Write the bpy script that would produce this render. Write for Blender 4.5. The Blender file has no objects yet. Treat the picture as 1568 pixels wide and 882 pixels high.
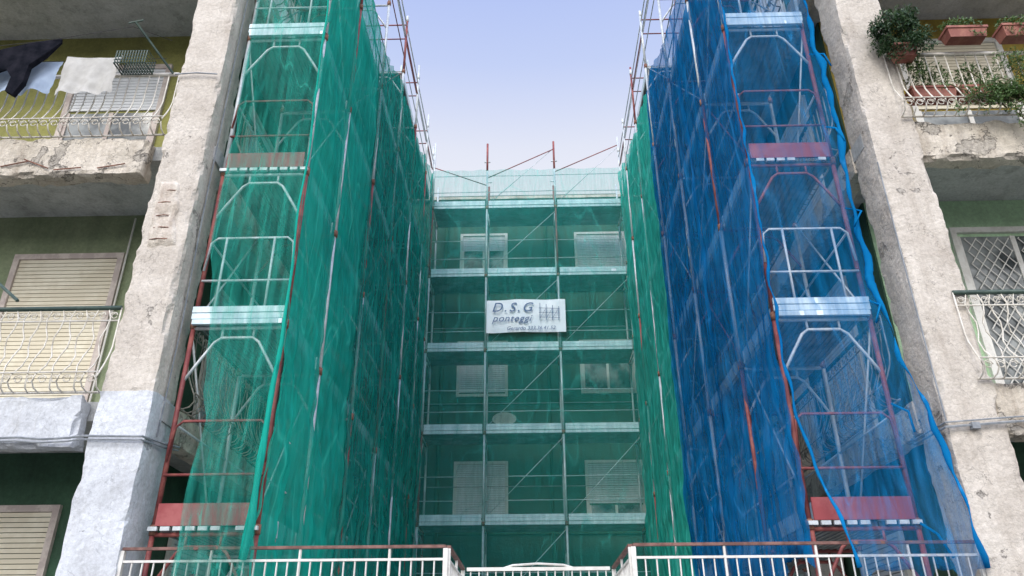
import bpy, math, random
from mathutils import Vector, Matrix, noise
random.seed(7)
R=random.random
def U(a,b): return a+(b-a)*random.random()
GZ=-1.6   # ground level (eye level is z=0)
scene=bpy.context.scene

# ------------------------------------------------------------ materials
def newmat(name):
    m=bpy.data.materials.new(name); m.use_nodes=True
    nt=m.node_tree; nt.nodes.clear()
    out=nt.nodes.new('ShaderNodeOutputMaterial')
    return m,nt,out
def N(nt,t,**kw):
    n=nt.nodes.new(t)
    for k,v in kw.items(): setattr(n,k,v)
    return n
def coords(nt,scale=(1,1,1),rot=(0,0,0)):
    tc=N(nt,'ShaderNodeTexCoord'); mp=N(nt,'ShaderNodeMapping')
    mp.inputs['Scale'].default_value=scale; mp.inputs['Rotation'].default_value=rot
    nt.links.new(tc.outputs['Object'],mp.inputs['Vector'])
    return mp.outputs['Vector']
def noi(nt,vec,scale,detail=4,rough=.6,dist=0):
    n=N(nt,'ShaderNodeTexNoise'); n.inputs['Scale'].default_value=scale
    n.inputs['Detail'].default_value=detail; n.inputs['Roughness'].default_value=rough
    n.inputs['Distortion'].default_value=dist
    nt.links.new(vec,n.inputs['Vector']); return n.outputs['Fac']
def ramp(nt,fac,stops):
    r=N(nt,'ShaderNodeValToRGB'); cr=r.color_ramp
    while len(cr.elements)<len(stops): cr.elements.new(.5)
    for e,(p,c) in zip(cr.elements,stops):
        e.position=p; e.color=(c[0],c[1],c[2],1) if not isinstance(c,(int,float)) else (c,c,c,1)
    nt.links.new(fac,r.inputs['Fac']); return r.outputs['Color']
def mix(nt,fac,a,b,mode='MIX'):
    m=N(nt,'ShaderNodeMix',data_type='RGBA',blend_type=mode)
    for i,v in ((0,fac),(6,a),(7,b)):
        if isinstance(v,(int,float)): m.inputs[i].default_value=v if i==0 else (v,v,v,1)
        elif isinstance(v,tuple): m.inputs[i].default_value=(v[0],v[1],v[2],1)
        else: nt.links.new(v,m.inputs[i])
    return m.outputs[2]
def plaster(name,c,c2=None,stain=(.08,.07,.06),stain_amt=.5,bump=.4,rough=.9,chips=None,cracks=0):
    m,nt,out=newmat(name)
    v=coords(nt); vs=coords(nt,(1,1,.12))
    c2=c2 or tuple(x*.72 for x in c)
    base=ramp(nt,noi(nt,v,1.7,5,.65),[(.35,c2),(.62,c)])
    st=ramp(nt,noi(nt,vs,5,4,.7),[(.50,0),(.78,stain_amt)])
    base=mix(nt,st,base,stain)
    fine=ramp(nt,noi(nt,v,30,3,.75),[(.3,.78),(.68,1.06)])
    base=mix(nt,1.0,base,fine,'MULTIPLY')
    h=noi(nt,v,22,4,.7)
    if chips:
        cn_=noi(nt,v,2.6,6,.62,.4)
        cf=ramp(nt,cn_,[(chips,0),(chips+.012,1)])
        rim=ramp(nt,cn_,[(chips-.012,0),(chips-.002,.75),(chips+.012,.15),(chips+.03,0)])
        agg=ramp(nt,noi(nt,v,30,3,.8),[(.35,tuple(x*.42 for x in c)),(.7,tuple(x*.8 for x in c))])
        base=mix(nt,cf,base,agg); base=mix(nt,rim,base,tuple(x*.18 for x in c))
        hm=N(nt,'ShaderNodeMath',operation='SUBTRACT'); nt.links.new(h,hm.inputs[0]); nt.links.new(cf,hm.inputs[1]); h=hm.outputs[0]
    if cracks:
        ck=ramp(nt,noi(nt,coords(nt,(1,1,1),(.3,.2,.9)),1.5,5,.62,.3),[(.4955,0),(.5,cracks),(.5045,0)])
        base=mix(nt,ck,base,tuple(x*.15 for x in c))
    b=N(nt,'ShaderNodeBump'); b.inputs['Strength'].default_value=bump; b.inputs['Distance'].default_value=.02
    nt.links.new(h,b.inputs['Height'])
    p=N(nt,'ShaderNodeBsdfPrincipled'); p.inputs['Roughness'].default_value=rough
    nt.links.new(base,p.inputs['Base Color']); nt.links.new(b.outputs[0],p.inputs['Normal'])
    nt.links.new(p.outputs[0],out.inputs[0]); return m
def metal(name,c,c2,thr=.5,rough=.5,met=0.0,scale=7):
    m,nt,out=newmat(name); v=coords(nt)
    base=ramp(nt,noi(nt,v,scale,4,.7),[(thr-.06,c),(thr+.1,c2)])
    p=N(nt,'ShaderNodeBsdfPrincipled'); p.inputs['Roughness'].default_value=rough; p.inputs['Metallic'].default_value=met
    nt.links.new(base,p.inputs['Base Color']); nt.links.new(p.outputs[0],out.inputs[0]); return m
def netmat(name,c,c2,dens,dvar=.14):
    m,nt,out=newmat(name)
    v=coords(nt); vv=coords(nt,(7,7,.7))
    big=noi(nt,v,.9,3,.6)
    col=ramp(nt,big,[(.3,c2),(.7,c)])
    cre=ramp(nt,noi(nt,coords(nt,(1,1.6,.30),(.5,.2,0)),1.1,1,.4,.2),[(.488,0),(.5,1),(.512,0)])
    cf=mix(nt,1.0,cre,(.30,.30,.30),'MULTIPLY')
    col=mix(nt,cf,col,tuple(min(1,x*1.4+.08) for x in c))
    fac=N(nt,'ShaderNodeMapRange'); fac.inputs['From Min'].default_value=.3; fac.inputs['From Max'].default_value=.7
    fac.inputs['To Min'].default_value=dens-dvar; fac.inputs['To Max'].default_value=min(.98,dens+dvar)
    nt.links.new(noi(nt,vv,2.2,3,.65),fac.inputs['Value'])
    ad=N(nt,'ShaderNodeMath',operation='MULTIPLY_ADD'); nt.links.new(cre,ad.inputs[0]); ad.inputs[1].default_value=.12
    nt.links.new(fac.outputs[0],ad.inputs[2]); ad.use_clamp=True
    b=N(nt,'ShaderNodeBump'); b.inputs['Strength'].default_value=.5; b.inputs['Distance'].default_value=.06
    nt.links.new(noi(nt,vv,1.4,1,.6,.5),b.inputs['Height'])
    d=N(nt,'ShaderNodeBsdfDiffuse'); t=N(nt,'ShaderNodeBsdfTranslucent'); tr=N(nt,'ShaderNodeBsdfTransparent')
    for s in (d,t):
        nt.links.new(col,s.inputs['Color']); nt.links.new(b.outputs[0],s.inputs['Normal'])
    m1=N(nt,'ShaderNodeMixShader'); m1.inputs[0].default_value=.35
    nt.links.new(d.outputs[0],m1.inputs[1]); nt.links.new(t.outputs[0],m1.inputs[2])
    m2=N(nt,'ShaderNodeMixShader'); nt.links.new(ad.outputs[0],m2.inputs[0])
    nt.links.new(tr.outputs[0],m2.inputs[1]); nt.links.new(m1.outputs[0],m2.inputs[2])
    nt.links.new(m2.outputs[0],out.inputs[0]); return m
def cloth(name,c,c2):
    m,nt,out=newmat(name); v=coords(nt)
    col=ramp(nt,noi(nt,v,9,3),[(.35,c2),(.65,c)])
    d=N(nt,'ShaderNodeBsdfDiffuse'); t=N(nt,'ShaderNodeBsdfTranslucent')
    for s in(d,t): nt.links.new(col,s.inputs['Color'])
    m1=N(nt,'ShaderNodeMixShader'); m1.inputs[0].default_value=.3
    nt.links.new(d.outputs[0],m1.inputs[1]); nt.links.new(t.outputs[0],m1.inputs[2]); nt.links.new(m1.outputs[0],out.inputs[0]); return m

CONC=plaster('weathered_concrete',(.66,.61,.54),(.51,.46,.40),stain=(.26,.21,.16),stain_amt=.5,bump=.7,chips=.645,cracks=.5)
CONCB=plaster('spalled_beam_concrete',(.68,.62,.53),(.50,.45,.37),stain=(.20,.14,.09),stain_amt=.6,bump=1.0,chips=.575,cracks=.85)
CONCW=plaster('whitewashed_concrete',(.64,.67,.71),(.50,.52,.55),stain=(.34,.31,.26),stain_amt=.5,bump=.4,chips=.66,cracks=.3)
SPALL=plaster('spalled_core',(.74,.69,.61),(.54,.48,.40),stain=(.24,.13,.08),stain_amt=.6,bump=1.0)
CEIL=plaster('ceiling_plaster',(.54,.55,.54),(.42,.43,.42),bump=.2,cracks=.3)
OLIVE=plaster('olive_plaster',(.33,.32,.10),(.25,.25,.08),stain_amt=.3)
OCHRE=plaster('ochre_plaster',(.46,.34,.06),(.34,.24,.05),stain_amt=.3)
GREENL=plaster('faded_green_plaster',(.28,.33,.20),(.21,.26,.15),stain_amt=.3)
GREENR=plaster('pale_green_plaster',(.50,.72,.46),(.42,.61,.38),stain_amt=.15)
GREEND=plaster('dark_green_plaster',(.055,.13,.075),(.04,.09,.055),stain=(.02,.03,.02),stain_amt=.4)
GREENC=plaster('court_green_plaster',(.075,.14,.10),(.05,.10,.07),stain=(.03,.04,.03),stain_amt=.4)
WHITEP=plaster('white_filler',(.7,.7,.66),bump=.2)
GALV=metal('galvanised_steel',(.50,.54,.56),(.66,.70,.72),.5,.45,.15)
RUST=metal('red_painted_steel',(.20,.045,.045),(.30,.09,.075),.5,.6)
RUSTD=metal('rusty_steel',(.16,.07,.045),(.30,.15,.10),.5,.8)
REDB=metal('red_toe_board',(.28,.045,.05),(.36,.09,.09),.55,.6,scale=3)
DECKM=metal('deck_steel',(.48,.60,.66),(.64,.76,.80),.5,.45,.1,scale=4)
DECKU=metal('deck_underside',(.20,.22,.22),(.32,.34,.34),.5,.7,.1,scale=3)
IRONW=metal('cream_wrought_iron',(.58,.54,.46),(.72,.69,.62),.47,.5)
IRONG=metal('dark_green_iron',(.03,.06,.05),(.06,.10,.08),.5,.5)
IRONS=metal('weathered_iron',(.20,.19,.16),(.40,.37,.31),.5,.6)
FENW=metal('white_fence_paint',(.60,.58,.54),(.72,.71,.67),.45,.5)
FENB=metal('brown_rail_paint',(.12,.05,.04),(.22,.11,.09),.5,.6)
SHUT=metal('cream_shutter',(.66,.60,.46),(.76,.71,.57),.5,.5,scale=2)
SHUTW=metal('pale_shutter',(.62,.64,.66),(.74,.76,.78),.5,.5,scale=2)
FRAME=metal('window_frame',(.62,.60,.56),(.72,.70,.66),.5,.5)
FRAMEP=metal('stone_surround',(.46,.39,.36),(.60,.53,.48),.5,.8)
CABLE=metal('black_cable',(.03,.03,.035),(.05,.05,.05),.5,.6)
CABLEG=metal('grey_cable',(.2,.22,.24),(.3,.32,.34),.5,.6)
TERRA=metal('terracotta',(.26,.09,.07),(.36,.15,.11),.5,.7)
SOIL=metal('soil',(.04,.03,.02),(.07,.05,.03),.5,.9)
STEM=metal('stem',(.07,.08,.03),(.12,.10,.05),.5,.8)
def leafmat(n,a,b):
    m,nt,out=newmat(n); oi=N(nt,'ShaderNodeNewGeometry')
    col=ramp(nt,oi.outputs['Random Per Island'],[(0,a),(1,b)])
    p=N(nt,'ShaderNodeBsdfPrincipled'); p.inputs['Roughness'].default_value=.5; nt.links.new(col,p.inputs['Base Color'])
    t=N(nt,'ShaderNodeBsdfTranslucent'); nt.links.new(col,t.inputs['Color'])
    m1=N(nt,'ShaderNodeMixShader'); m1.inputs[0].default_value=.25
    nt.links.new(p.outputs[0],m1.inputs[1]); nt.links.new(t.outputs[0],m1.inputs[2]); nt.links.new(m1.outputs[0],out.inputs[0]); return m
LEAFD=leafmat('dark_leaves',(.015,.05,.02),(.07,.13,.05))
LEAFL=leafmat('light_leaves',(.05,.12,.03),(.16,.25,.08))
FLOW=leafmat('pale_flowers',(.5,.5,.4),(.7,.7,.6))
NETG=netmat('green_net',(.03,.48,.38),(.015,.33,.27),.60,.17)
NETGB=netmat('green_net_dense',(.03,.60,.46),(.015,.45,.35),.74,.14)
NETGF=netmat('green_net_loose',(.05,.50,.39),(.03,.37,.30),.38,.22)
NETGC=netmat('green_net_sheer',(.05,.56,.48),(.03,.42,.37),.29,.09)
NETGR=netmat('green_net_right',(.06,.68,.54),(.03,.50,.40),.68,.15)
NETB=netmat('blue_net',(.008,.24,.58),(.004,.14,.38),.63,.17)
NETBF=netmat('blue_net_loose',(.01,.27,.60),(.005,.18,.44),.31,.16)
NETBE=netmat('blue_net_bunched',(.01,.27,.60),(.005,.17,.45),.93,.05)
NETGE=netmat('green_net_bunched',(.03,.56,.44),(.015,.40,.32),.9,.05)
BANN=metal('banner_fabric',(.66,.76,.80),(.76,.84,.86),.5,.6,scale=2)
INK=metal('banner_ink',(.05,.12,.24),(.08,.16,.30),.5,.6)
def glassmat():
    m,nt,out=newmat('window_glass'); p=N(nt,'ShaderNodeBsdfPrincipled')
    v=coords(nt); col=ramp(nt,noi(nt,v,2.5,3),[(.4,(.05,.06,.065)),(.6,(.28,.30,.30))])
    nt.links.new(col,p.inputs['Base Color']); p.inputs['Roughness'].default_value=.08
    nt.links.new(p.outputs[0],out.inputs[0]); return m
GLASS=glassmat()

# ------------------------------------------------------------ mesh helpers
class G:
    def __init__(s): s.v=[]; s.f=[]
    def box(s,a,b):
        x0,y0,z0=a; x1,y1,z1=b; i=len(s.v)
        s.v+=[(x0,y0,z0),(x1,y0,z0),(x1,y1,z0),(x0,y1,z0),(x0,y0,z1),(x1,y0,z1),(x1,y1,z1),(x0,y1,z1)]
        s.f+=[tuple(i+k for k in q) for q in((0,3,2,1),(4,5,6,7),(0,1,5,4),(1,2,6,5),(2,3,7,6),(3,0,4,7))]; return s
    def tube(s,pts,r,n=6):
        pts=[Vector(p) for p in pts]; i0=len(s.v); up=Vector((0.13,.21,1)).normalized()
        for k,p in enumerate(pts):
            t=(pts[min(k+1,len(pts)-1)]-pts[max(k-1,0)])
            if t.length<1e-9: t=Vector((0,0,1))
            t.normalize(); a=t.cross(up)
            if a.length<.15: a=t.cross(Vector((1,.1,0)))
            a.normalize(); b=t.cross(a)
            rr=r[k] if isinstance(r,(list,tuple)) else r
            for j in range(n):
                th=2*math.pi*j/n; s.v.append(tuple(p+a*math.cos(th)*rr+b*math.sin(th)*rr))
        for k in range(len(pts)-1):
            for j in range(n):
                a0=i0+k*n+j; a1=i0+k*n+(j+1)%n
                s.f.append((a0,a1,a1+n,a0+n))
        s.f.append(tuple(i0+j for j in range(n))[::-1]); e=i0+(len(pts)-1)*n; s.f.append(tuple(e+j for j in range(n)))
        return s
    def grid(s,fn,nu,nv):
        i0=len(s.v)
        for a in range(nu+1):
            for b in range(nv+1): s.v.append(tuple(fn(a/nu,b/nv)))
        for a in range(nu):
            for b in range(nv):
                i=i0+a*(nv+1)+b; s.f.append((i,i+nv+1,i+nv+2,i+1))
        return s
    def rbox(s,a,b,res=.08,amp=.008,chip=.03):
        a=Vector(a); b=Vector(b); c=(a+b)/2
        def q(p):
            p=Vector(p); e=0
            for i in range(3):
                if min(abs(p[i]-a[i]),abs(p[i]-b[i]))<1e-5: e+=1
            n=noise.noise_vector(p*3.1)*amp+noise.noise_vector(p*11)*amp*.6
            if e>=2:
                k=max(0,noise.noise(p*4.3)+.15)*chip+max(0,noise.noise(p*13))*chip*.4
                d=(c-p)
                for i in range(3):
                    if min(abs(p[i]-a[i]),abs(p[i]-b[i]))<1e-5: n[i]+=math.copysign(k,d[i])
            return p+n
        d=b-a
        def nn(x): return max(1,min(260,int(round(x/res))))
        for ax in range(3):
            u=(ax+1)%3; w=(ax+2)%3
            for side in(0,1):
                def fn(s_,t_,ax=ax,u=u,w=w,side=side):
                    p=[0,0,0]; p[ax]=(a,b)[side][ax]; p[u]=a[u]+d[u]*s_; p[w]=a[w]+d[w]*t_; return q(p)
                s.grid(fn,nn(d[u]),nn(d[w]))
        return s
def mk(name,g,mat,parent=None,smooth=False,bevel=0):
    me=bpy.data.meshes.new(name); me.from_pydata(g.v,[],g.f); me.validate(); me.update()
    if smooth:
        me.polygons.foreach_set('use_smooth',[True]*len(me.polygons))
    ob=bpy.data.objects.new(name,me); scene.collection.objects.link(ob); me.materials.append(mat)
    if parent: ob.parent=parent
    if bevel:
        b=ob.modifiers.new('b','BEVEL'); b.width=bevel; b.segments=2; b.limit_method='ANGLE'
    return ob
def empty(name):
    e=bpy.data.objects.new(name,None); scene.collection.objects.link(e); return e

# ------------------------------------------------------------ ground
g=G(); g.v=[(-400,-400,GZ),(400,-400,GZ),(400,400,GZ),(-400,400,GZ)]; g.f=[(0,1,2,3)]
mk('ground',g,plaster('asphalt',(.10,.10,.095),(.07,.07,.07)))

# ------------------------------------------------------------ building
B=empty('apartment_building')
FL=[-.65,2.41,5.47,8.53,11.6]; YF=6.9; YB=8.25; XS=4.2; XE=3.52; YC=18.3; XO=13.0; ROOF=11.95
g=G(); g.box((-XS,6.95,GZ),(-.85,YC,-.1)); g.box((.97,6.95,GZ),(XS,YC,-.1)); g.box((-.85,8.6,GZ),(.97,YC,-.1))
for i in range(8): g.box((-.85,6.95+i*.2,GZ),(.97,6.95+(i+1)*.2,GZ+.18*(i+1)))
mk('terrace',g,CONC,B)
g=G(); g.box((-XS,YC,-.1),(XS,YC+6,ROOF)); mk('court_wall',g,GREENC,B)
g=G(); g.rbox((-XS,YC-.12,ROOF),(XS,YC+6,ROOF+.12),.2); mk('court_cornice',g,CONC,B)
def window(x0,x1,z0,z1,y,shutfrac,gf,gsl,ggl):
    w=.07
    gf.box((x0-w,y-.05,z0-w),(x0,y+.02,z1+w)); gf.box((x1,y-.05,z0-w),(x1+w,y+.02,z1+w))
    gf.box((x0,y-.05,z1),(x1,y+.02,z1+w)); gf.box((x0,y-.07,z0-w),(x1,y+.02,z0))
    zs=z1-(z1-z0)*shutfrac; z=z1-.005
    while z-.05>zs:
        gsl.box((x0+.004,y-.024,z-.044),(x1-.004,y-.004,z)); z-=.052
    if shutfrac<1:
        ggl.box((x0+.04,y-.012,z0+.04),(x1-.04,y-.008,zs))
        gf.box((x0,y-.03,z0),(x0+.04,y-.002,zs)); gf.box((x1-.04,y-.03,z0),(x1,y-.002,zs))
        xm=(x0+x1)/2; gf.box((xm-.03,y-.028,z0+.002),(xm+.03,y-.001,zs))
        gf.box((x0+.04,y-.027,z0),(xm-.03,y-.003,z0+.05)); gf.box((xm+.03,y-.027,z0),(x1-.04,y-.003,z0+.05))
gf=G(); gsl=G(); ggl=G()
for zt,fr in ((4.5,(.95,.75)),(7.6,(1,.3)),(10.8,(.35,1)),(1.5,(.5,1))):
    window(-1.75,-.6,zt-1.35,zt,YC,fr[0],gf,gsl,ggl); window(1.36,2.6,zt-1.3,zt,YC,fr[1],gf,gsl,ggl)
mk('court_window_frames',gf,FRAME,B); mk('court_shutters',gsl,SHUTW,B); mk('court_glass',ggl,GLASS,B)
g=G()
for i in range(14):
    a=i*2*math.pi/14; g.v.append((-.62+.3*math.cos(a)*(1+.25*noise.noise(Vector((i,2,0)))),YC-.004,5.62+.17*math.sin(a)*(1+.3*noise.noise(Vector((i*3,1,0))))))
g.f.append(tuple(range(14))[::-1]); mk('filler_patch',g,WHITEP,B)
g=G()
for z in (3.0,6.1,9.2): g.box((-XS,YC-.05,z-.12),(XS,YC-.002,z))
mk('string_courses',g,GREEND,B)
g=G()
g.tube([(-2.2,YC-.06,-.1),(-2.2,YC-.06,11.9)],.05,8); g.tube([(.5,YC-.06,-.1),(.5,YC-.06,11.9)],.035,8)
mk('drain_pipes',g,GREEND,B)

def railing(p0,p1,z,out,name,mat,topmat,style=0,H=.9):
    p0=Vector((p0[0],p0[1],z)); p1=Vector((p1[0],p1[1],z)); d=(p1-p0); L=d.length; d.normalize(); o=Vector((out[0],out[1],0))
    g=G(); t=G(); n=max(2,int(L/.115)); Z=Vector((0,0,1))
    prof=[(0,H),(0,.50),(.02,.40),(.07,.28),(.125,.17),(.135,.10),(.10,.045),(.03,.02),(0,.03)]
    for i in range(n+1):
        b=p0+d*(L*i/n)
        if style==1 and 0<i<n:
            s=.03*(1 if i%2 else -1)
            g.tube([b+o*q[0]+Z*q[1]+d*(s*math.sin(q[1]*14)) for q in prof[:1]+[(0,.8),(0,.7),(0,.6)]+prof[1:]],.0075,5)
        else:
            g.tube([b+o*q[0]+Z*q[1] for q in prof],.0085,5)
        if i<n:
            c=b+d*(L*.5/n)
            for (off,hh,rr) in ((0,H-.085,.042),(.125,.125,.045)):
                if style==0 and hh>.5: continue
                pts=[]
                for k in range(13):
                    th=k/12*2*math.pi*1.35; r_=rr*(1-.045*k)
                    pts.append(c+o*off+Z*(hh+math.sin(th)*r_)+d*(math.cos(th)*r_))
                g.tube(pts,.006,4)
    if style==1: g.tube([p0+Z*(H-.14),p1+Z*(H-.14)],.009,5)
    g.tube([p0+Z*.03,p1+Z*.03],.012,5); g.tube([p0+o*.13+Z*.19,p1+o*.13+Z*.19],.008,5)
    mk(name,g,mat,B,True)
    t.tube([p0+Z*H,p1+Z*H],.024,8); mk(name+'_handrail',t,topmat,B,True)

wallL=[GREEND,GREENL,OLIVE,OLIVE]; wallR=[GREEND,GREENR,OCHRE,OCHRE]
for s,walls in ((-1,wallL),(1,wallR)):
    tag='west' if s<0 else 'east'
    XB=XE if s<0 else XE+.25      # edge of the court-side balconies
    def X(a,b): return (min(s*a,s*b),max(s*a,s*b))
    for i in range(4):
        z0=FL[i]-.2 if i else GZ; z1=FL[i+1]-.2
        x0,x1=X(XS+.02,XO)
        g=G(); g.box((x0,YB,z0),(x1,YB+.3,z1)); mk(f'{tag}_front_wall_{i}',g,walls[i],B)
        x0,x1=X(XS,XS+.3)
        g=G(); g.box((x0,YB+.01,z0),(x1,YC,z1-.002)); mk(f'{tag}_court_side_wall_{i}',g,GREEND,B)
    gsb=G(); gbm=G(); gbw=G()
    for i,f in enumerate(FL):
        x0,x1=X(XB+.02,XO)
        gsb.box((x0,YF+.2,f-.2),(x1,YB+.2,f-.01))
        x0,x1=X(XB+.05,XS+.1); gsb.box((x0,YB+.2,f-.2),(x1,YC,f-.012))
        if i:
            x0,x1=X(4.25,8.2); (gbw if (i==1 and s<0) else gbm).rbox((x0,YF+.02,f-.5),(x1,YF+.24,f),.05,.014,.07)
            x0,x1=X(XB+.0,XB+.2); gbm.rbox((x0,YF+.5,f-.34),(x1,YC-.05,f),.12,.008,.03)
    mk(f'{tag}_slabs',gsb,CEIL,B); mk(f'{tag}_beams',gbm,CONCB,B)
    if gbw.v: mk('west_whitewashed_beam',gbw,CONCW,B)
    xa,xb=(XE+.05,XE+.55) if s<0 else (XE+.27,XE+.79)
    x0,x1=X(xa,xb)
    g=G(); g.rbox((x0,YF,2.42 if s<0 else 2.0),(x1,YF+.5,ROOF),.05,.010,.045); mk(f'{tag}_corner_column',g,CONC,B)
    g=G(); g.rbox((x0-.012,YF-.012,GZ),(x1+.012,YF+.51,2.44 if s<0 else 2.02),.06,.01,.03); mk(f'{tag}_column_base',g,CONCW if s<0 else CONC,B)
    g=G()
    for yy in (10.9,14.6):
        x0,x1=X(XB+.03,XB+.38); g.rbox((x0,yy,GZ),(x1,yy+.35,ROOF),.12,.006,.02)
    for xx in (8.3,12.6):
        x0,x1=X(xx,xx+.45); g.rbox((x0,YF,GZ),(x1,YF+.45,ROOF),.12,.006,.02)
    mk(f'{tag}_columns',g,CONC,B)
    g=G(); x0,x1=X(XB-.02,XO); g.box((x0,YF,ROOF),(x1,YC+6,ROOF+.14)); mk(f'{tag}_roof',g,CEIL,B)
    gf=G(); gsl=G(); ggl=G(); gsw=G()
    if s<0:
        for i in range(4):
            window(-6.28,-5.05,FL[i]+.03,FL[i]+2.22,YB,1.0 if i in(0,1) else .35,gf,gsl if i!=2 else gsw,ggl)
            window(-9.6,-8.4,FL[i]+.03,FL[i]+2.22,YB,.6,gf,gsl,ggl)
        mk('west_window_surrounds',gf,FRAMEP,B)
    else:
        for i in range(4):
            window(5.22,6.55,FL[i]+.03,FL[i]+2.38,YB,.02 if i==1 else .5,gf,gsl,ggl)
            window(8.9,10.1,FL[i]+.03,FL[i]+2.3,YB,.6,gf,gsl,ggl)
        mk('east_window_frames',gf,FENW,B)
        gg=G(); z0,z1=FL[1]+.1,FL[1]+2.3
        for xa_,xb_ in((5.30,5.83),(5.94,6.47)):
            w=xb_-xa_; st=.17
            for dirn in(1,-1):
                c=z0-w
                while c<z1:
                    pa=[xa_,c]; pb=[xb_,c+w*1.3]
                    if c<z0: pa=[xa_+(z0-c)/1.3,z0]
                    if pb[1]>z1: pb=[xa_+(z1-c)/1.3,z1]
                    if pb[0]>pa[0]:
                        if dirn<0: pa[0]=xa_+xb_-pa[0]; pb[0]=xa_+xb_-pb[0]
                        gg.tube([(pa[0],YB-.035-.006*dirn,pa[1]),(pb[0],YB-.035-.006*dirn,pb[1])],.007,4)
                    c+=st
        mk('east_window_grille',gg,FENW,B)
    mk(f'{tag}_shutters',gsl,SHUT,B); mk(f'{tag}_glass',ggl,GLASS,B)
    if gsw.v: mk('west_upper_shutter',gsw,SHUTW,B)
    gf=G(); gsl=G()
    for i in range(4):
        for yy in (9.2,12.6,16.2):
            xw=s*(XS-.02); xi=s*(XS-.05)
            a,b=min(xw,xi),max(xw,xi); z0=FL[i]+.02; z1=z0+2.2
            for (ya,yb,za,zb) in((yy-.07,yy,z0,z1+.07),(yy+1.1,yy+1.17,z0,z1+.07),(yy,yy+1.1,z1,z1+.07)):
                gf.box((a-.002,ya,za),(b+.02,yb,zb))
            z=z1-.01
            while z>z0+.05:
                gsl.box((a,yy+.003,z-.05),(b,yy+1.097,z)); z-=.06
    mk(f'{tag}_court_door_frames',gf,FRAME,B); mk(f'{tag}_court_shutters',gsl,SHUTW,B)
    colx=4.09 if s<0 else 4.16
    for i in range(1,4):
        st=1 if i==1 else 0
        tm=IRONG if i==1 else IRONW
        yy=YF+(.03 if s<0 else -.03)
        railing((s*colx,yy),(s*8.3,yy),FL[i],(0,-1),f'{tag}_railing_{i}',IRONW,tm,st,.92)
        xr=s*(XB+(.03 if s<0 else -.08))
        railing((xr,YF+.55),(xr,10.85),FL[i],(-s,0),f'{tag}_court_railing_{i}',IRONS,IRONG,1 if i==1 else 0,.95)
        railing((xr,11.3),(xr,14.55),FL[i],(-s,0),f'{tag}_court_railing_far_{i}',IRONS,IRONG,0,.95)
g=G()
pts=[(-6.5+i*.25,YF-.03,1.98+.012*math.sin(i*2.1)) for i in range(10)]+[(-4.13,YF-.05,1.99),(-3.56,YF-.05,1.98),(-3.5,YF+.3,2.0),(-3.5,YF+.6,2.05)]
g.tube(pts,.012,5); g.tube([(p[0],p[1]-.01,p[2]-.035) for p in pts],.009,5)
pts=[(3.7,YF+.5,1.97),(3.74,YF-.05,1.98),(4.33,YF-.05,2.02)]+[(4.4+i*.25,YF-.03,2.03+.01*math.sin(i*1.7)) for i in range(12)]
g.tube(pts,.012,5); g.tube([(p[0],p[1]-.01,p[2]+.04) for p in pts],.008,5)
g.tube([(-3.6,YF-.04,6.32),(-3.85,YF-.045,6.34),(-4.1,YF-.04,6.33)],.009,5)
g.tube([(-3.545,YF+.2,2.05),(-3.54,YF+.22,3.2),(-3.545,YF+.2,4.6),(-3.54,YF+.2,8.2)],.008,5)
g.tube([(3.77,YF-.03,2.05),(3.765,YF-.03,3.6),(3.77,YF-.03,4.9)],.008,5)
g.box((3.97,YF-.07,1.96),(4.04,YF-.02,2.02))
mk('facade_cables',g,CABLEG,B)
g=G(); g.tube([(-4.6,YB-.05,-.6),(-4.6,YB-.05,2.2)],.03,8); g.tube([(-4.95,YB-.04,2.5),(-4.95,YB-.04,5.2)],.012,6); g.tube([(-4.8,YB-.04,1.2),(-4.8,YB-.04,-.6)],.02,6)
mk('wall_pipes',g,FRAME,B)
g=G()
def sp(u,v):
    z=4.0+.85*v; e0=-3.985+.05*noise.noise(Vector((0,z*6,1))); e1=-3.66-.12*v+.07*noise.noise(Vector((4,z*5,1)))
    x=e0+(e1-e0)*u; edge=min(u,1-u,v,1-v)
    return (x,YF+.012-.040*min(1,edge*12)+.016*noise.noise(Vector((x*14,z*9,0))),z+.05*noise.noise(Vector((x*9,0,2))))
g.grid(sp,18,40); mk('spalled_patch',g,SPALL,B,True)
g=G()
for k in range(5):
    z=4.1+k*.15+U(-.02,.02); a=-3.95+U(0,.03); g.tube([(a,YF-.026,z),(a+.08,YF-.032,z+.008),(a+.19+U(-.06,.03),YF-.028,z+.004)],.0055,5)
mk('exposed_rebar',g,RUSTD,B)
g=G()
for k in range(5):
    xx=-6.2+k*.35+U(-.1,.1); g.tube([(xx,YF+.0,5.0+U(0,.2)),(xx+.3,YF-.002,5.0+U(0,.15))],.008,5)
mk('beam_rebar',g,RUSTD,B)

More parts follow.
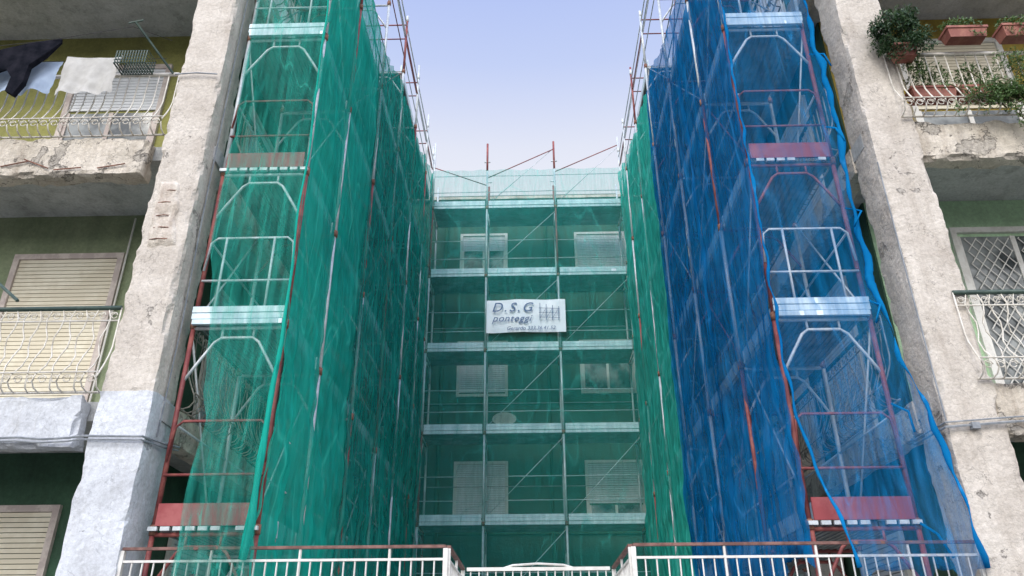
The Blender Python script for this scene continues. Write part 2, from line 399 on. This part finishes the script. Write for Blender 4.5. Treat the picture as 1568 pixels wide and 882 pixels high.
# ------------------------------------------------------------ scaffolds
def joints(g,x,y,zs):
    for z in zs: g.tube([(x,y,z-.045),(x,y,z+.045)],.036,8)
def build_side(s):
    S=empty('scaffold'); X0=s*2.5; X1=s*3.45
    YS=[7.2,8.6,10.4,12.2,14.0,15.8,17.0]; LV=[1.2,3.25,5.15,7.2,9.2,11.2]
    segs=[-.1]+LV+[12.9]
    gg=G(); gr=G(); gj=G()
    for k,y in enumerate(YS):
        for x in(X0,X1):
            for i in range(len(segs)-1):
                tgt= gr if (k==0 and (i in(0,1,2,3) if s>0 else i in(0,1,2))) or (k and R()<.2) else gg
                top=segs[i+1]+(U(-.35,.25) if i==len(segs)-2 else 0)
                tgt.tube([(x,y,segs[i]),(x+U(-.006,.006),y,top)],.0245,8)
            joints(gj,x,y,LV)
            gg.tube([(x,y,12.6),(x,y,12.75)],.03,6)
        for i,z in enumerate(LV):
            t=gr if (k==0 and i in((0,2) if s>0 else (0,))) or (k and R()<.2) else gg
            xa,xb=X0,X1; d=(xb-xa)
            t.tube([(xa,y,z-.04),(xb,y,z-.04)],.021,6)
            t.tube([(xa,y,z-.62),(xa+d*.10,y,z-.45),(xa+d*.26,y,z-.20),(xa+d*.33,y,z-.15),(xa+d*.67,y,z-.15),(xa+d*.74,y,z-.20),(xa+d*.90,y,z-.45),(xb,y,z-.62)],.017,6)
            for q in(.33,.67): t.tube([(xa+d*q,y,z-.15),(xa+d*q,y,z-.04)],.014,5)
            if k==0:
                q=z+1.02; gu=gr if i in(0,2) else gg
                gu.tube([(xa,y-.02,z+.62),(xa+d*.03,y-.02,q-.06),(xa+d*.1,y-.02,q),(xb-d*.1,y-.02,q),(xb-d*.03,y-.02,q-.06),(xb,y-.02,z+.62)],.014,6)
                gu.tube([(xa,y-.02,z+.5),(xb,y-.02,z+.5)],.014,6)
                if i in(1,3):
                    for qq in(.25,.8): gg.tube([(xa+d*qq,y-.02,z+.12),(xa+d*qq,y-.02,q)],.014,6)
    for i,z in enumerate(LV):
        for dz in(.5,1.0):
            for k in range(len(YS)-1):
                t=gr if R()<.2 else gg
                t.tube([(X0+s*.035,YS[k],z+dz),(X0+s*.035,YS[k+1],z+dz)],.011,5)
        for k in range(len(YS)-1):
            gg.tube([(X1,YS[k],z+1.0),(X1,YS[k+1],z+1.0)],.013,5)
            za,zb=(z,z+1.95) if k%2==i%2 else (z+1.95,z)
            if zb<12.9 and za<12.9: (gr if R()<.2 else gg).tube([(X0+s*.06,YS[k],za),(X0+s*.06,YS[k+1],zb)],.010,5)
            if k%2==0 and z<11: gg.tube([(X1,YS[k],zb),(X1,YS[k+1],za)],.012,5)
    for k in range(1,len(YS)-1):
        gg.tube([(X0,YS[k],12.45),(X0,YS[k+1],12.45)],.014,5)
        (gr if k%2 else gg).tube([(X0,YS[k],12.15),(X0,YS[k+1],12.15)],.014,5)
    for y in YS[1:-1]:
        gr.tube([(X0,y,12.5),(X1,y,12.5)],.016,5); gr.tube([(X0,y,12.1),(X1,y,12.1)],.014,5)
    mk('galvanised_tubes',gg,GALV,S,True); mk('red_tubes',gr,RUST,S,True); mk('couplers',gj,RUSTD,S,True)
    gd=G(); gu=G(); gt=G()
    for i,z in enumerate(LV):
        a,b=min(X0,X1)+.05,max(X0,X1)-.05; w=(b-a)/3
        for k in range(len(YS)-1):
            if i==5 and k<3: continue
            for j in range(3):
                x=a+j*w
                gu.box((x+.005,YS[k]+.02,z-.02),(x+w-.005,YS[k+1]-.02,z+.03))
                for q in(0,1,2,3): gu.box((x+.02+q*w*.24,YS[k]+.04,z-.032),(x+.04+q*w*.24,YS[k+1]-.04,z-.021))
            xt=sorted((X0+s*.05,X0+s*.075)); gt.box((xt[0],YS[k]+.03,z+.04),(xt[1],YS[k+1]-.03,z+.2))
        y0=YS[0]
        if i in(1,3):
            gd.box((a-.06,y0-.075,z+.035),(b+.06,y0-.045,z+.10)); gd.box((a-.06,y0-.08,z+.105),(b+.06,y0-.05,z+.175)); gd.box((a-.04,y0-.09,z-.03),(b+.04,y0-.05,z+.025))
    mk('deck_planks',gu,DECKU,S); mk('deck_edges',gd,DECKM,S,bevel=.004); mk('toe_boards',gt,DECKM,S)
    gt=G()
    for i in(0,2,4):
        z=LV[i]; a,b=min(X0,X1)+.03,max(X0,X1)-.03
        gt.box((a,YS[0]-.06,z+.03),(b,YS[0]-.035,z+.23))
    mk('red_toe_boards',gt,REDB,S)
    gt=G()
    for i in(0,2): 
        z=LV[i]; x=min(X0,X1)-.03
        for q in range(9):
            if R()<.75: gt.box((x+q*.115,YS[0]-.064,z-.012),(x+q*.115+.085,YS[0]-.03,z+.024))
    mk('hook_ends',gt,GALV,S)
build_side(-1); build_side(1)
S=empty('scaffold'); PX=[-2.45,-1.03,.76,2.5]; LV=[.9,2.9,4.9,6.9,8.9,10.9]; Y0,Y1=17.0,17.95
gg=G(); gr=G(); gj=G(); gd=G(); gu=G()
for k,x in enumerate(PX):
    for y in(Y0,Y1):
        for i in range(7):
            za=([-.1]+LV)[i]; zb=(LV+[13.05+U(-.1,.1) if y==Y0 else 12.2])[i]
            t=gr if R()<.15 else gg
            if i==6 and k in(1,2): gg.tube([(x,y,za),(x,y,zb-.9)],.026,8); gr.tube([(x,y,zb-.9),(x,y,zb)],.028,8); gg.tube([(x-.08,y,12.35),(x+.08,y,12.35)],.02,6)
            else: t.tube([(x,y,za),(x,y,zb)],.026,8)
        joints(gj,x,y,LV)
    for z in LV:
        gg.tube([(x,Y0,z-.04),(x,Y1,z-.04)],.02,6)
        gg.tube([(x,Y0,z-.5),(x,Y0+.3,z-.16),(x,Y1-.3,z-.16),(x,Y1,z-.5)],.015,5)
for i,z in enumerate(LV):
    for k in range(3):
        xa,xb=PX[k],PX[k+1]
        for dz in(.5,1.02):
            gg.tube([(xa,Y0+.02,z+dz),(xb,Y0+.02,z+dz+U(-.02,.02))],.010,5)
        if k==1 or (k==2 and i%2): 
            gg.tube([(xa,Y0+.03,z+.1),(xb,Y0+.03,z+1.9)],.009,5)
        for j in range(3):
            y=Y0+.03+j*.3
            gu.box((xa+.03,y,z-.02),(xb-.03,y+.285,z+.03))
        gd.box((xa+.045,Y0-.03,z-.02),(xb-.045,Y0-.006,z+.05)); gd.box((xa+.045,Y0-.045,z+.055),(xb-.045,Y0-.02,z+.13))
        gd.box((xa+.045,Y0-.035,z+.135),(xb-.045,Y0-.01,z+.20))
        gu.tube([(xa,Y1,z+1),(xb,Y1,z+1)],.012,5)
for a,b in(((-1.0,Y0,11.85),(.76,Y0,12.75)),((.76,Y0,12.0),(2.5,Y0,12.85)),((-2.45,Y0,12.2),(-1.03,Y0,11.6))): gr.tube([a,b],.014,5)
mk('galvanised_tubes',gg,GALV,S,True); mk('red_tubes',gr,RUST,S,True); mk('couplers',gj,RUSTD,S,True)
mk('deck_edges',gd,DECKM,S,bevel=.004); mk('deck_planks',gu,DECKU,S)

# ------------------------------------------------------------ nets
def nz(p,s): return noise.noise(Vector(p)*s)
def side_net(s,y0,y1,z0,mat,name='safety_net',off=0):
    nu=max(20,int((y1-y0)*16)); nv=150
    def fn(u,v):
        y=y0+(y1-y0)*u; z1=min(12.0,9.7+.26*max(0,y-9)+.25*nz((y,s*3,1),.9)); z=z0+(z1-z0)*v
        low=1+1.3*max(0,min(1,(4.5-z)/3.5))
        d=.045*low*nz((y*1.3,s*3+off,z*.35),1.6)+.03*nz((y*5,s,z*.8),1.2)+.022*low*nz((y*2.2,s*2,z*2.0),2)+.014*low*math.sin(y*26+3*nz((y,s,z*.4),1.0))
        # sag between the ties at deck levels
        d-=s*.03*abs(math.sin((z-1.2)*math.pi/2.0))*abs(math.sin((y-8.6)*math.pi/1.8))
        x=s*2.482+d+s*off
        if v==1: z+=.15*nz((y,0,3),3.0)
        if v==0: z+=.35*nz((y,0,7),1.2)
        return (x,y,z)
    g=G(); g.grid(fn,nu,nv); return mk(name,g,mat,None,True)
side_net(-1,7.12,10.1,.65,NETGB)
side_net(-1,9.95,13.1,.2,NETG,off=-.012)
side_net(-1,13.0,16.98,.2,NETG,off=.008)
side_net(1,7.12,9.6,.9,NETB)
side_net(1,9.5,12.45,.2,NETB,off=-.012)
side_net(1,12.35,16.98,.2,NETGR,off=.008)
def cn(u,v):
    x=-2.47+4.97*u; z=.2+(12.05-.2)*v
    y=16.93+.03*nz((x*3,0,z*.5),1.5)+.03*nz((x,1,z),2)
    if v==1: z+=.05*nz((x,0,0),3)
    return (x,y,z)
g=G(); g.grid(cn,70,150); mk('safety_net',g,NETGC,None,True)
def lnet(u,v):
    z=12+(.72-12)*v
    e=-3.38 if z>4.2 else (-3.38+.30*min(1,(4.2-z)/2.0))
    e+=.05*nz((0,0,z),2.2)
    r=-2.47+ (.0 if z>2 else .1*(2-z))
    x=r+(e-r)*u
    k=max(0,min(1,(3-z)/2.2))
    y=7.08-.27*k+ (.025+.05*k)*math.sin(x*34+2*nz((0,0,z),.8)+nz((x,0,z),1.5)*2)+.05*nz((x*2,1,z*.5),1.5)
    if v==1: z+=.28*nz((x*3.0,0,0),1.8)-.05
    return (x,y,z)
g=G(); g.grid(lnet,60,180); mk('safety_net',g,NETGF,None,True)
g=G()
pts=[(-2.47+.03*nz((0,1,z),1.6),7.06-.2*max(0,min(1,(3-z)/2.2)),z) for z in [12-.1*i for i in range(112)]]
g.tube(pts,[.012+.028*max(0,min(1,(4-p[2])/3))*(1+.8*nz((p[2],0,0),3)) for p in pts],7)
mk('bunched_net_edge',g,NETGE,None,True)
def rnet(u,v):
    z=12+(.70-12)*v
    k=max(0,min(1,(2.7-z)/2.0))
    e=3.50+.12*max(0,min(1,(3.6-z)/1.3))+.16*k+.04*nz((3,0,z),2.2)
    l=2.47+.22*max(0,min(1,(2.3-z)/1.5))
    x=l+(e-l)*u
    y=7.08-.27*k+(.02+.045*k)*math.sin(x*30+2*nz((4,0,z),.9)+nz((x,0,z),1.5)*2)+.05*nz((x*2,5,z*.5),1.5)
    if v==1: z+=.3*nz((x*3.0,3,0),1.8)
    return (x,y,z)
g=G(); g.grid(rnet,60,180); mk('safety_net',g,NETBF,None,True)
g=G()
for u,rr in((1,.024),(0,.014)):
    pts=[Vector(rnet(u,i/140)) for i in range(140)]
    g.tube([p+Vector((.04*nz((p.z,u,4),3.5),-.01,0)) for p in pts],[rr*(1+1.3*nz((p.z*3,u,0),1.5)) for p in pts],7)
for k in range(9):
    z=1.2+k*1.1; g.tube([(3.45,7.15,z),(3.52+.06*math.sin(k*3),7.02,z-.12),(3.5+.1*math.cos(k*5),7.0,z-.32)],.012,5)
mk('bunched_net_edge',g,NETBE,None,True)

# ------------------------------------------------------------ banner
BN=empty('scaffolding_company_banner')
g=G()
g.grid(lambda u,v:(-1.0+1.9*u,16.84+.018*math.sin(u*11)+.012*nz((u*4,0,v*3),1.5)-.0,7.28+.86*v+.015*math.sin(u*3.1)),30,12)
mk('banner_sheet',g,BANN,BN,True)
def text(body,x,z,size,shear=.25,mat=INK,w=0.0,sp=1.0):
    c=bpy.data.curves.new('t','FONT'); c.body=body; c.size=size; c.shear=shear; c.extrude=.002; c.offset=w; c.space_character=sp
    o=bpy.data.objects.new('t',c); scene.collection.objects.link(o)
    bpy.context.view_layer.update()
    me=bpy.data.meshes.new_from_object(o.evaluated_get(bpy.context.evaluated_depsgraph_get()))
    bpy.data.objects.remove(o)
    ob=bpy.data.objects.new('lettering',me); scene.collection.objects.link(ob); me.materials.clear(); me.materials.append(mat)
    ob.location=(x,16.795,z); ob.rotation_euler=(math.radians(90),0,0); ob.parent=BN; return ob
text('D.S.G',-.88,7.82,.34,.3,sp=1.25); text('ponteggi',-.86,7.56,.25,.35,sp=1.08); text('Gerardo 333.36.41.52',-.52,7.34,.13,.3)
g=G()
for i in range(4):
    x=.28+i*.15; g.tube([(x,16.79,7.58),(x+.01,16.79,8.03-.03*i)],.007,4)
for z in(7.66,7.78,7.9): g.tube([(.26,16.79,z),(.76,16.79,z-.02)],.006,4)
for i in range(3): g.tube([(.28+i*.15,16.79,7.62),(.43+i*.15,16.79,7.88)],.005,4)
mk('scaffold_logo',g,INK,BN)

# ------------------------------------------------------------ fence and gate
def fence(name,segs):
    F=empty(name); g=G(); t=G()
    for (a,b) in segs:
        a=Vector((a[0],a[1],0)); b=Vector((b[0],b[1],0)); L=(b-a).length; n=int(L/.095)
        for i in range(n+1):
            p=a+(b-a)*i/n; g.tube([(p.x,p.y,-.06),(p.x+U(-.003,.003),p.y,.90 if i%8 else .985)],.0075 if i%8 else .013,5)
        dd=(b-a).normalized(); nn=Vector((-dd.y,dd.x,0))*.02
        def bar(z0,z1,w,G_):
            q=[a-nn*w,b-nn*w,b+nn*w,a+nn*w]; i=len(G_.v)
            for z in(z0,z1): G_.v+= [(p.x,p.y,z) for p in q]
            G_.f+=[(i,i+3,i+2,i+1),(i+4,i+5,i+6,i+7),(i,i+1,i+5,i+4),(i+1,i+2,i+6,i+5),(i+2,i+3,i+7,i+6),(i+3,i,i+4,i+7)]
        bar(.988,1.012,1.0,t); bar(.885,.905,.6,g); bar(-.03,-.01,.6,g)
        for p in(a,b): g.box((p.x-.02,p.y-.02,-.1),(p.x+.02,p.y+.02,.984))
    mk('bars',g,FENW,F); mk('top_rail',t,FENB,F)
fence('iron_fence',[((-3.55,6.93),(-.74,6.93)),((-.72,6.96),(-.72,8.5))])
fence('iron_fence',[((.87,6.93),(3.78,6.93)),((.85,6.96),(.85,8.5))])
GT=empty('iron_gate'); g=G()
g.box((-.68,8.48,.975),(.81,8.52,1.01)); g.box((-.66,8.49,.86),(.79,8.51,.88)); g.box((-.66,8.49,-.02),(.79,8.51,0))
for i in range(17):
    x=-.64+i*.088; g.tube([(x,8.5,-.05),(x,8.5,.98)],.008,5)
g.tube([(-.3,8.5,1.0),(-.2,8.5,1.03),(.06,8.5,1.045),(.33,8.5,1.03),(.43,8.5,1.0)],.012,6)
mk('gate_leaf',g,FENW,GT)

# ------------------------------------------------------------ laundry
def drape(name,x0,x1,z0,z1,y,mat,ph=0):
    g=G()
    def fn(u,v):
        x=x0+(x1-x0)*u; z=z1+(z0-z1)*v
        yy=y+.03*math.sin(u*17+ph+v)*v+.03*nz((x*4,ph,z*3),1.2)-.04*v
        z+=-.03*math.sin(u*math.pi)*(1-v)+(.05*nz((x*3,ph,1),2) if v==1 else 0)
        return (x+.02*nz((u,ph,v*3),2),yy,z)
    g.grid(fn,30,20); return mk(name,g,mat,None,True)
WC=cloth('white_cotton',(.68,.67,.64),(.56,.55,.52)); BC=cloth('pale_blue_cotton',(.45,.55,.70),(.36,.45,.6)); KC=cloth('black_cotton',(.012,.014,.02),(.03,.03,.04))
drape('hanging_towel',-5.36,-4.70,5.94,6.52,6.74,WC,1); drape('hanging_shirt',-6.2,-5.42,5.98,6.48,6.76,BC,4)
P=[(-6.5,6.36),(-6.1,6.50),(-5.75,6.58),(-5.42,6.70),(-5.41,6.64),(-5.54,6.43),(-5.66,6.26),(-5.66,6.01),(-5.72,5.82),(-5.82,5.88),(-5.81,6.08),(-5.91,6.21),(-6.06,6.18),(-6.5,6.06)]
g=G(); n=len(P); g.v=[(x,6.6+.03*math.sin(x*9),z) for x,z in P]+[(x,6.64+.03*math.sin(x*9+1),z) for x,z in P]
g.f=[tuple(range(n))[::-1],tuple(range(n,2*n))]+[(i,(i+1)%n,n+(i+1)%n,n+i) for i in range(n)]
mk('hanging_trousers',g,KC,None)
D=empty('clothes_line'); g=G()
g.tube([(-6.8,6.6,6.5),(-5.6,6.62,6.66),(-4.55,6.55,6.78),(-4.2,6.8,6.8)],.004,4); g.tube([(-6.8,6.75,6.46),(-4.2,6.78,6.5)],.004,4)
mk('lines',g,CABLE,D); g=G(); g.tube([(-4.15,6.9,6.38),(-4.5,6.5,6.80)],.014,6); g.tube([(-4.58,6.5,6.79),(-4.42,6.5,6.83)],.012,6); g.tube([(-5.55,6.88,3.72),(-5.05,6.75,3.34)],.018,6)
mk('brackets',g,IRONG,D)
g=G()
for i in range(12):
    x=-4.70+i*.0318
    g.tube([(x,6.62,6.48),(x,6.62,6.30),(x,6.82,6.30),(x,6.82,6.48)],.007,4)
for z in(6.48,6.435,6.39,6.345,6.30):
    g.tube([(-4.71,6.62,z),(-4.34,6.62,z),(-4.34,6.82,z),(-4.71,6.82,z),(-4.71,6.62,z)],.007,4)
mk('wire_peg_basket',g,IRONG,None)

# ------------------------------------------------------------ plants
def leaves(g,c,r,n,size):
    for _ in range(n):
        while True:
            p=Vector((U(-1,1),U(-1,1),U(-1,1)))
            if p.length<1: break
        q=Vector(c)+Vector((p.x*r[0],p.y*r[1],p.z*r[2]))
        if nz(q,7)<-.16: continue
        a=Vector((U(-1,1),U(-1,1),U(-1,1))).normalized(); b=a.orthogonal().normalized(); s=size*U(.6,1.3)
        i=len(g.v); cc=a.cross(b)*s*.15
        g.v+=[tuple(q),tuple(q+a*s*.5+b*s*.3+cc),tuple(q+a*s),tuple(q+a*s*.5-b*s*.3+cc)]; g.f+=[(i,i+1,i+2),(i,i+2,i+3)]
def planter(g,gs,x0,x1,y0,y1,z0,z1):
    i=len(g.v)
    for (z,e) in((z0,.02),(z1-.03,0),(z1-.03,-.012),(z1,-.012),(z1,.012),(z1-.04,.015)):
        g.v+=[(x0+e,y0+e,z),(x1-e,y0+e,z),(x1-e,y1-e,z),(x0+e,y1-e,z)]
    g.f.append((i,i+3,i+2,i+1))
    for k in range(5):
        for j in range(4):
            a=i+k*4+j; b=i+k*4+(j+1)%4; g.f.append((a,b,b+4,a+4))
    gs.box((x0+.02,y0+.02,z0+.02),(x1-.02,y1-.02,z1-.03))
def plant(name,pots,clumps,lm,stems=()):
    E=empty(name); g=G(); gs=G()
    for p in pots: planter(g,gs,*p)
    if pots: mk('pot',g,TERRA,E); mk('soil',gs,SOIL,E)
    g=G()
    for c in clumps: leaves(g,*c)
    mk('leaves',g,lm,E)
    if stems:
        g=G()
        for s_ in stems: g.tube(s_,.007,4)
        mk('stems',g,STEM,E)
    return E
Yp=6.72
plant('potted_shrub',[(4.20,4.44,6.66,6.84,6.22,6.38)],[((4.30,Yp,6.66),(.30,.2,.27),1700,.055),((4.14,Yp,6.52),(.18,.18,.24),700,.05),((4.47,Yp,6.82),(.16,.15,.12),400,.05),((4.20,6.66,6.30),(.12,.1,.22),350,.04),((4.46,6.66,6.52),(.2,.12,.16),500,.05),((4.40,6.60,6.32),(.22,.08,.15),700,.045)],LEAFD,
  [[(4.32,Yp,6.4),(4.34,Yp,6.8)],[(4.32,Yp,6.4),(4.5,Yp,6.85)],[(4.32,Yp,6.4),(4.12,Yp,6.65)]])
E=plant('flower_planter',[(4.80,5.24,6.60,6.78,6.42,6.56)],[((5.02,6.68,6.62),(.25,.11,.09),560,.05),((5.15,6.58,6.50),(.12,.05,.09),200,.04)],LEAFL)
g=G(); leaves(g,(5.05,6.7,6.70),(.16,.08,.04),70,.03); mk('flowers',g,FLOW,E)
plant('flower_planter',[(5.42,5.95,6.60,6.78,6.42,6.58)],[((5.68,6.68,6.64),(.27,.11,.1),500,.05),((5.6,6.58,6.5),(.16,.05,.12),240,.04)],LEAFL)
plant('flower_planter',[(4.42,4.92,6.95,7.12,5.84,6.0)],[((4.67,7.0,6.16),(.28,.12,.19),800,.045),((4.45,6.84,6.22),(.14,.08,.24),420,.045)],LEAFL)
plant('flower_planter',[(4.98,5.48,6.95,7.12,5.84,6.0)],[((5.23,7.0,6.16),(.28,.12,.19),760,.045)],LEAFL)
st=[]; cl=[]
for k in range(20):
    p=[(5.40+U(-.2,.2),6.82,5.65)]
    for j in range(6): p.append((p[-1][0]+U(-.14,.12),6.74+U(-.1,.05),p[-1][2]+U(-.14,.19)))
    st.append(p)
    for q in p[1:]: cl.append(((q[0],q[1],q[2]),(.08,.07,.07),30,.042))
for c in (((5.28,6.7,5.60),(.24,.1,.14),520,.045),((5.46,6.72,6.15),(.24,.1,.16),380,.045),((5.38,6.68,5.34),(.21,.08,.13),360,.04),((5.12,6.7,5.75),(.12,.08,.1),180,.04)): cl.append(c)
plant('climbing_plant',[],cl,LEAFL,st)

# ------------------------------------------------------------ light, sky, camera
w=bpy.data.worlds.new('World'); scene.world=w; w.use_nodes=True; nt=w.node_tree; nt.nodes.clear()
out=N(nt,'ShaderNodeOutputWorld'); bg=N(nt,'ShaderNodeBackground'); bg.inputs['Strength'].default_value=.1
SE,SR=42,200
sky=N(nt,'ShaderNodeTexSky',sky_type='NISHITA'); sky.sun_disc=False; sky.sun_elevation=math.radians(SE); sky.sun_rotation=math.radians(SR)
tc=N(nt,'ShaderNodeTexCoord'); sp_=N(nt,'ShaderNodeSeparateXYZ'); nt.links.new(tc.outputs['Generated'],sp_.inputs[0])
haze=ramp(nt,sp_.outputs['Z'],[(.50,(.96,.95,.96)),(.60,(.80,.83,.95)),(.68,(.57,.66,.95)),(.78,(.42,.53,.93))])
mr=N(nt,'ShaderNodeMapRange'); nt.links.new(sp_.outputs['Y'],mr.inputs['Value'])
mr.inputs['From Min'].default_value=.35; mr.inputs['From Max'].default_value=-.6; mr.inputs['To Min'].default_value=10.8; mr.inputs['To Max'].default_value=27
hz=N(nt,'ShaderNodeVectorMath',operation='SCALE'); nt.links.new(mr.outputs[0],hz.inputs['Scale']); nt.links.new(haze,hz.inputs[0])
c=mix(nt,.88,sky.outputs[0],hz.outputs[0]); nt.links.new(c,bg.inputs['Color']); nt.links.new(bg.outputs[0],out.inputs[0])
sl=bpy.data.lights.new('sun','SUN'); sl.energy=2.0; sl.angle=math.radians(24); sl.color=(1,.94,.85)
so=bpy.data.objects.new('sun',sl); scene.collection.objects.link(so)
az=math.radians(SR); el=math.radians(SE)
dirv=Vector((math.sin(az)*math.cos(el),math.cos(az)*math.cos(el),math.sin(el)))
so.rotation_euler=dirv.to_track_quat('Z','Y').to_euler()
cd=bpy.data.cameras.new('camera'); cam=bpy.data.objects.new('camera',cd); scene.collection.objects.link(cam)
cd.lens=27.1; cd.clip_end=2000
cam.matrix_world=Matrix.Rotation(math.radians(1.3),4,'Z')@Matrix.Rotation(math.radians(116.7),4,'X')@Matrix.Rotation(math.radians(-.3),4,'Z')
scene.camera=cam
scene.view_settings.view_transform='Standard'; scene.view_settings.look='None'; scene.view_settings.exposure=0
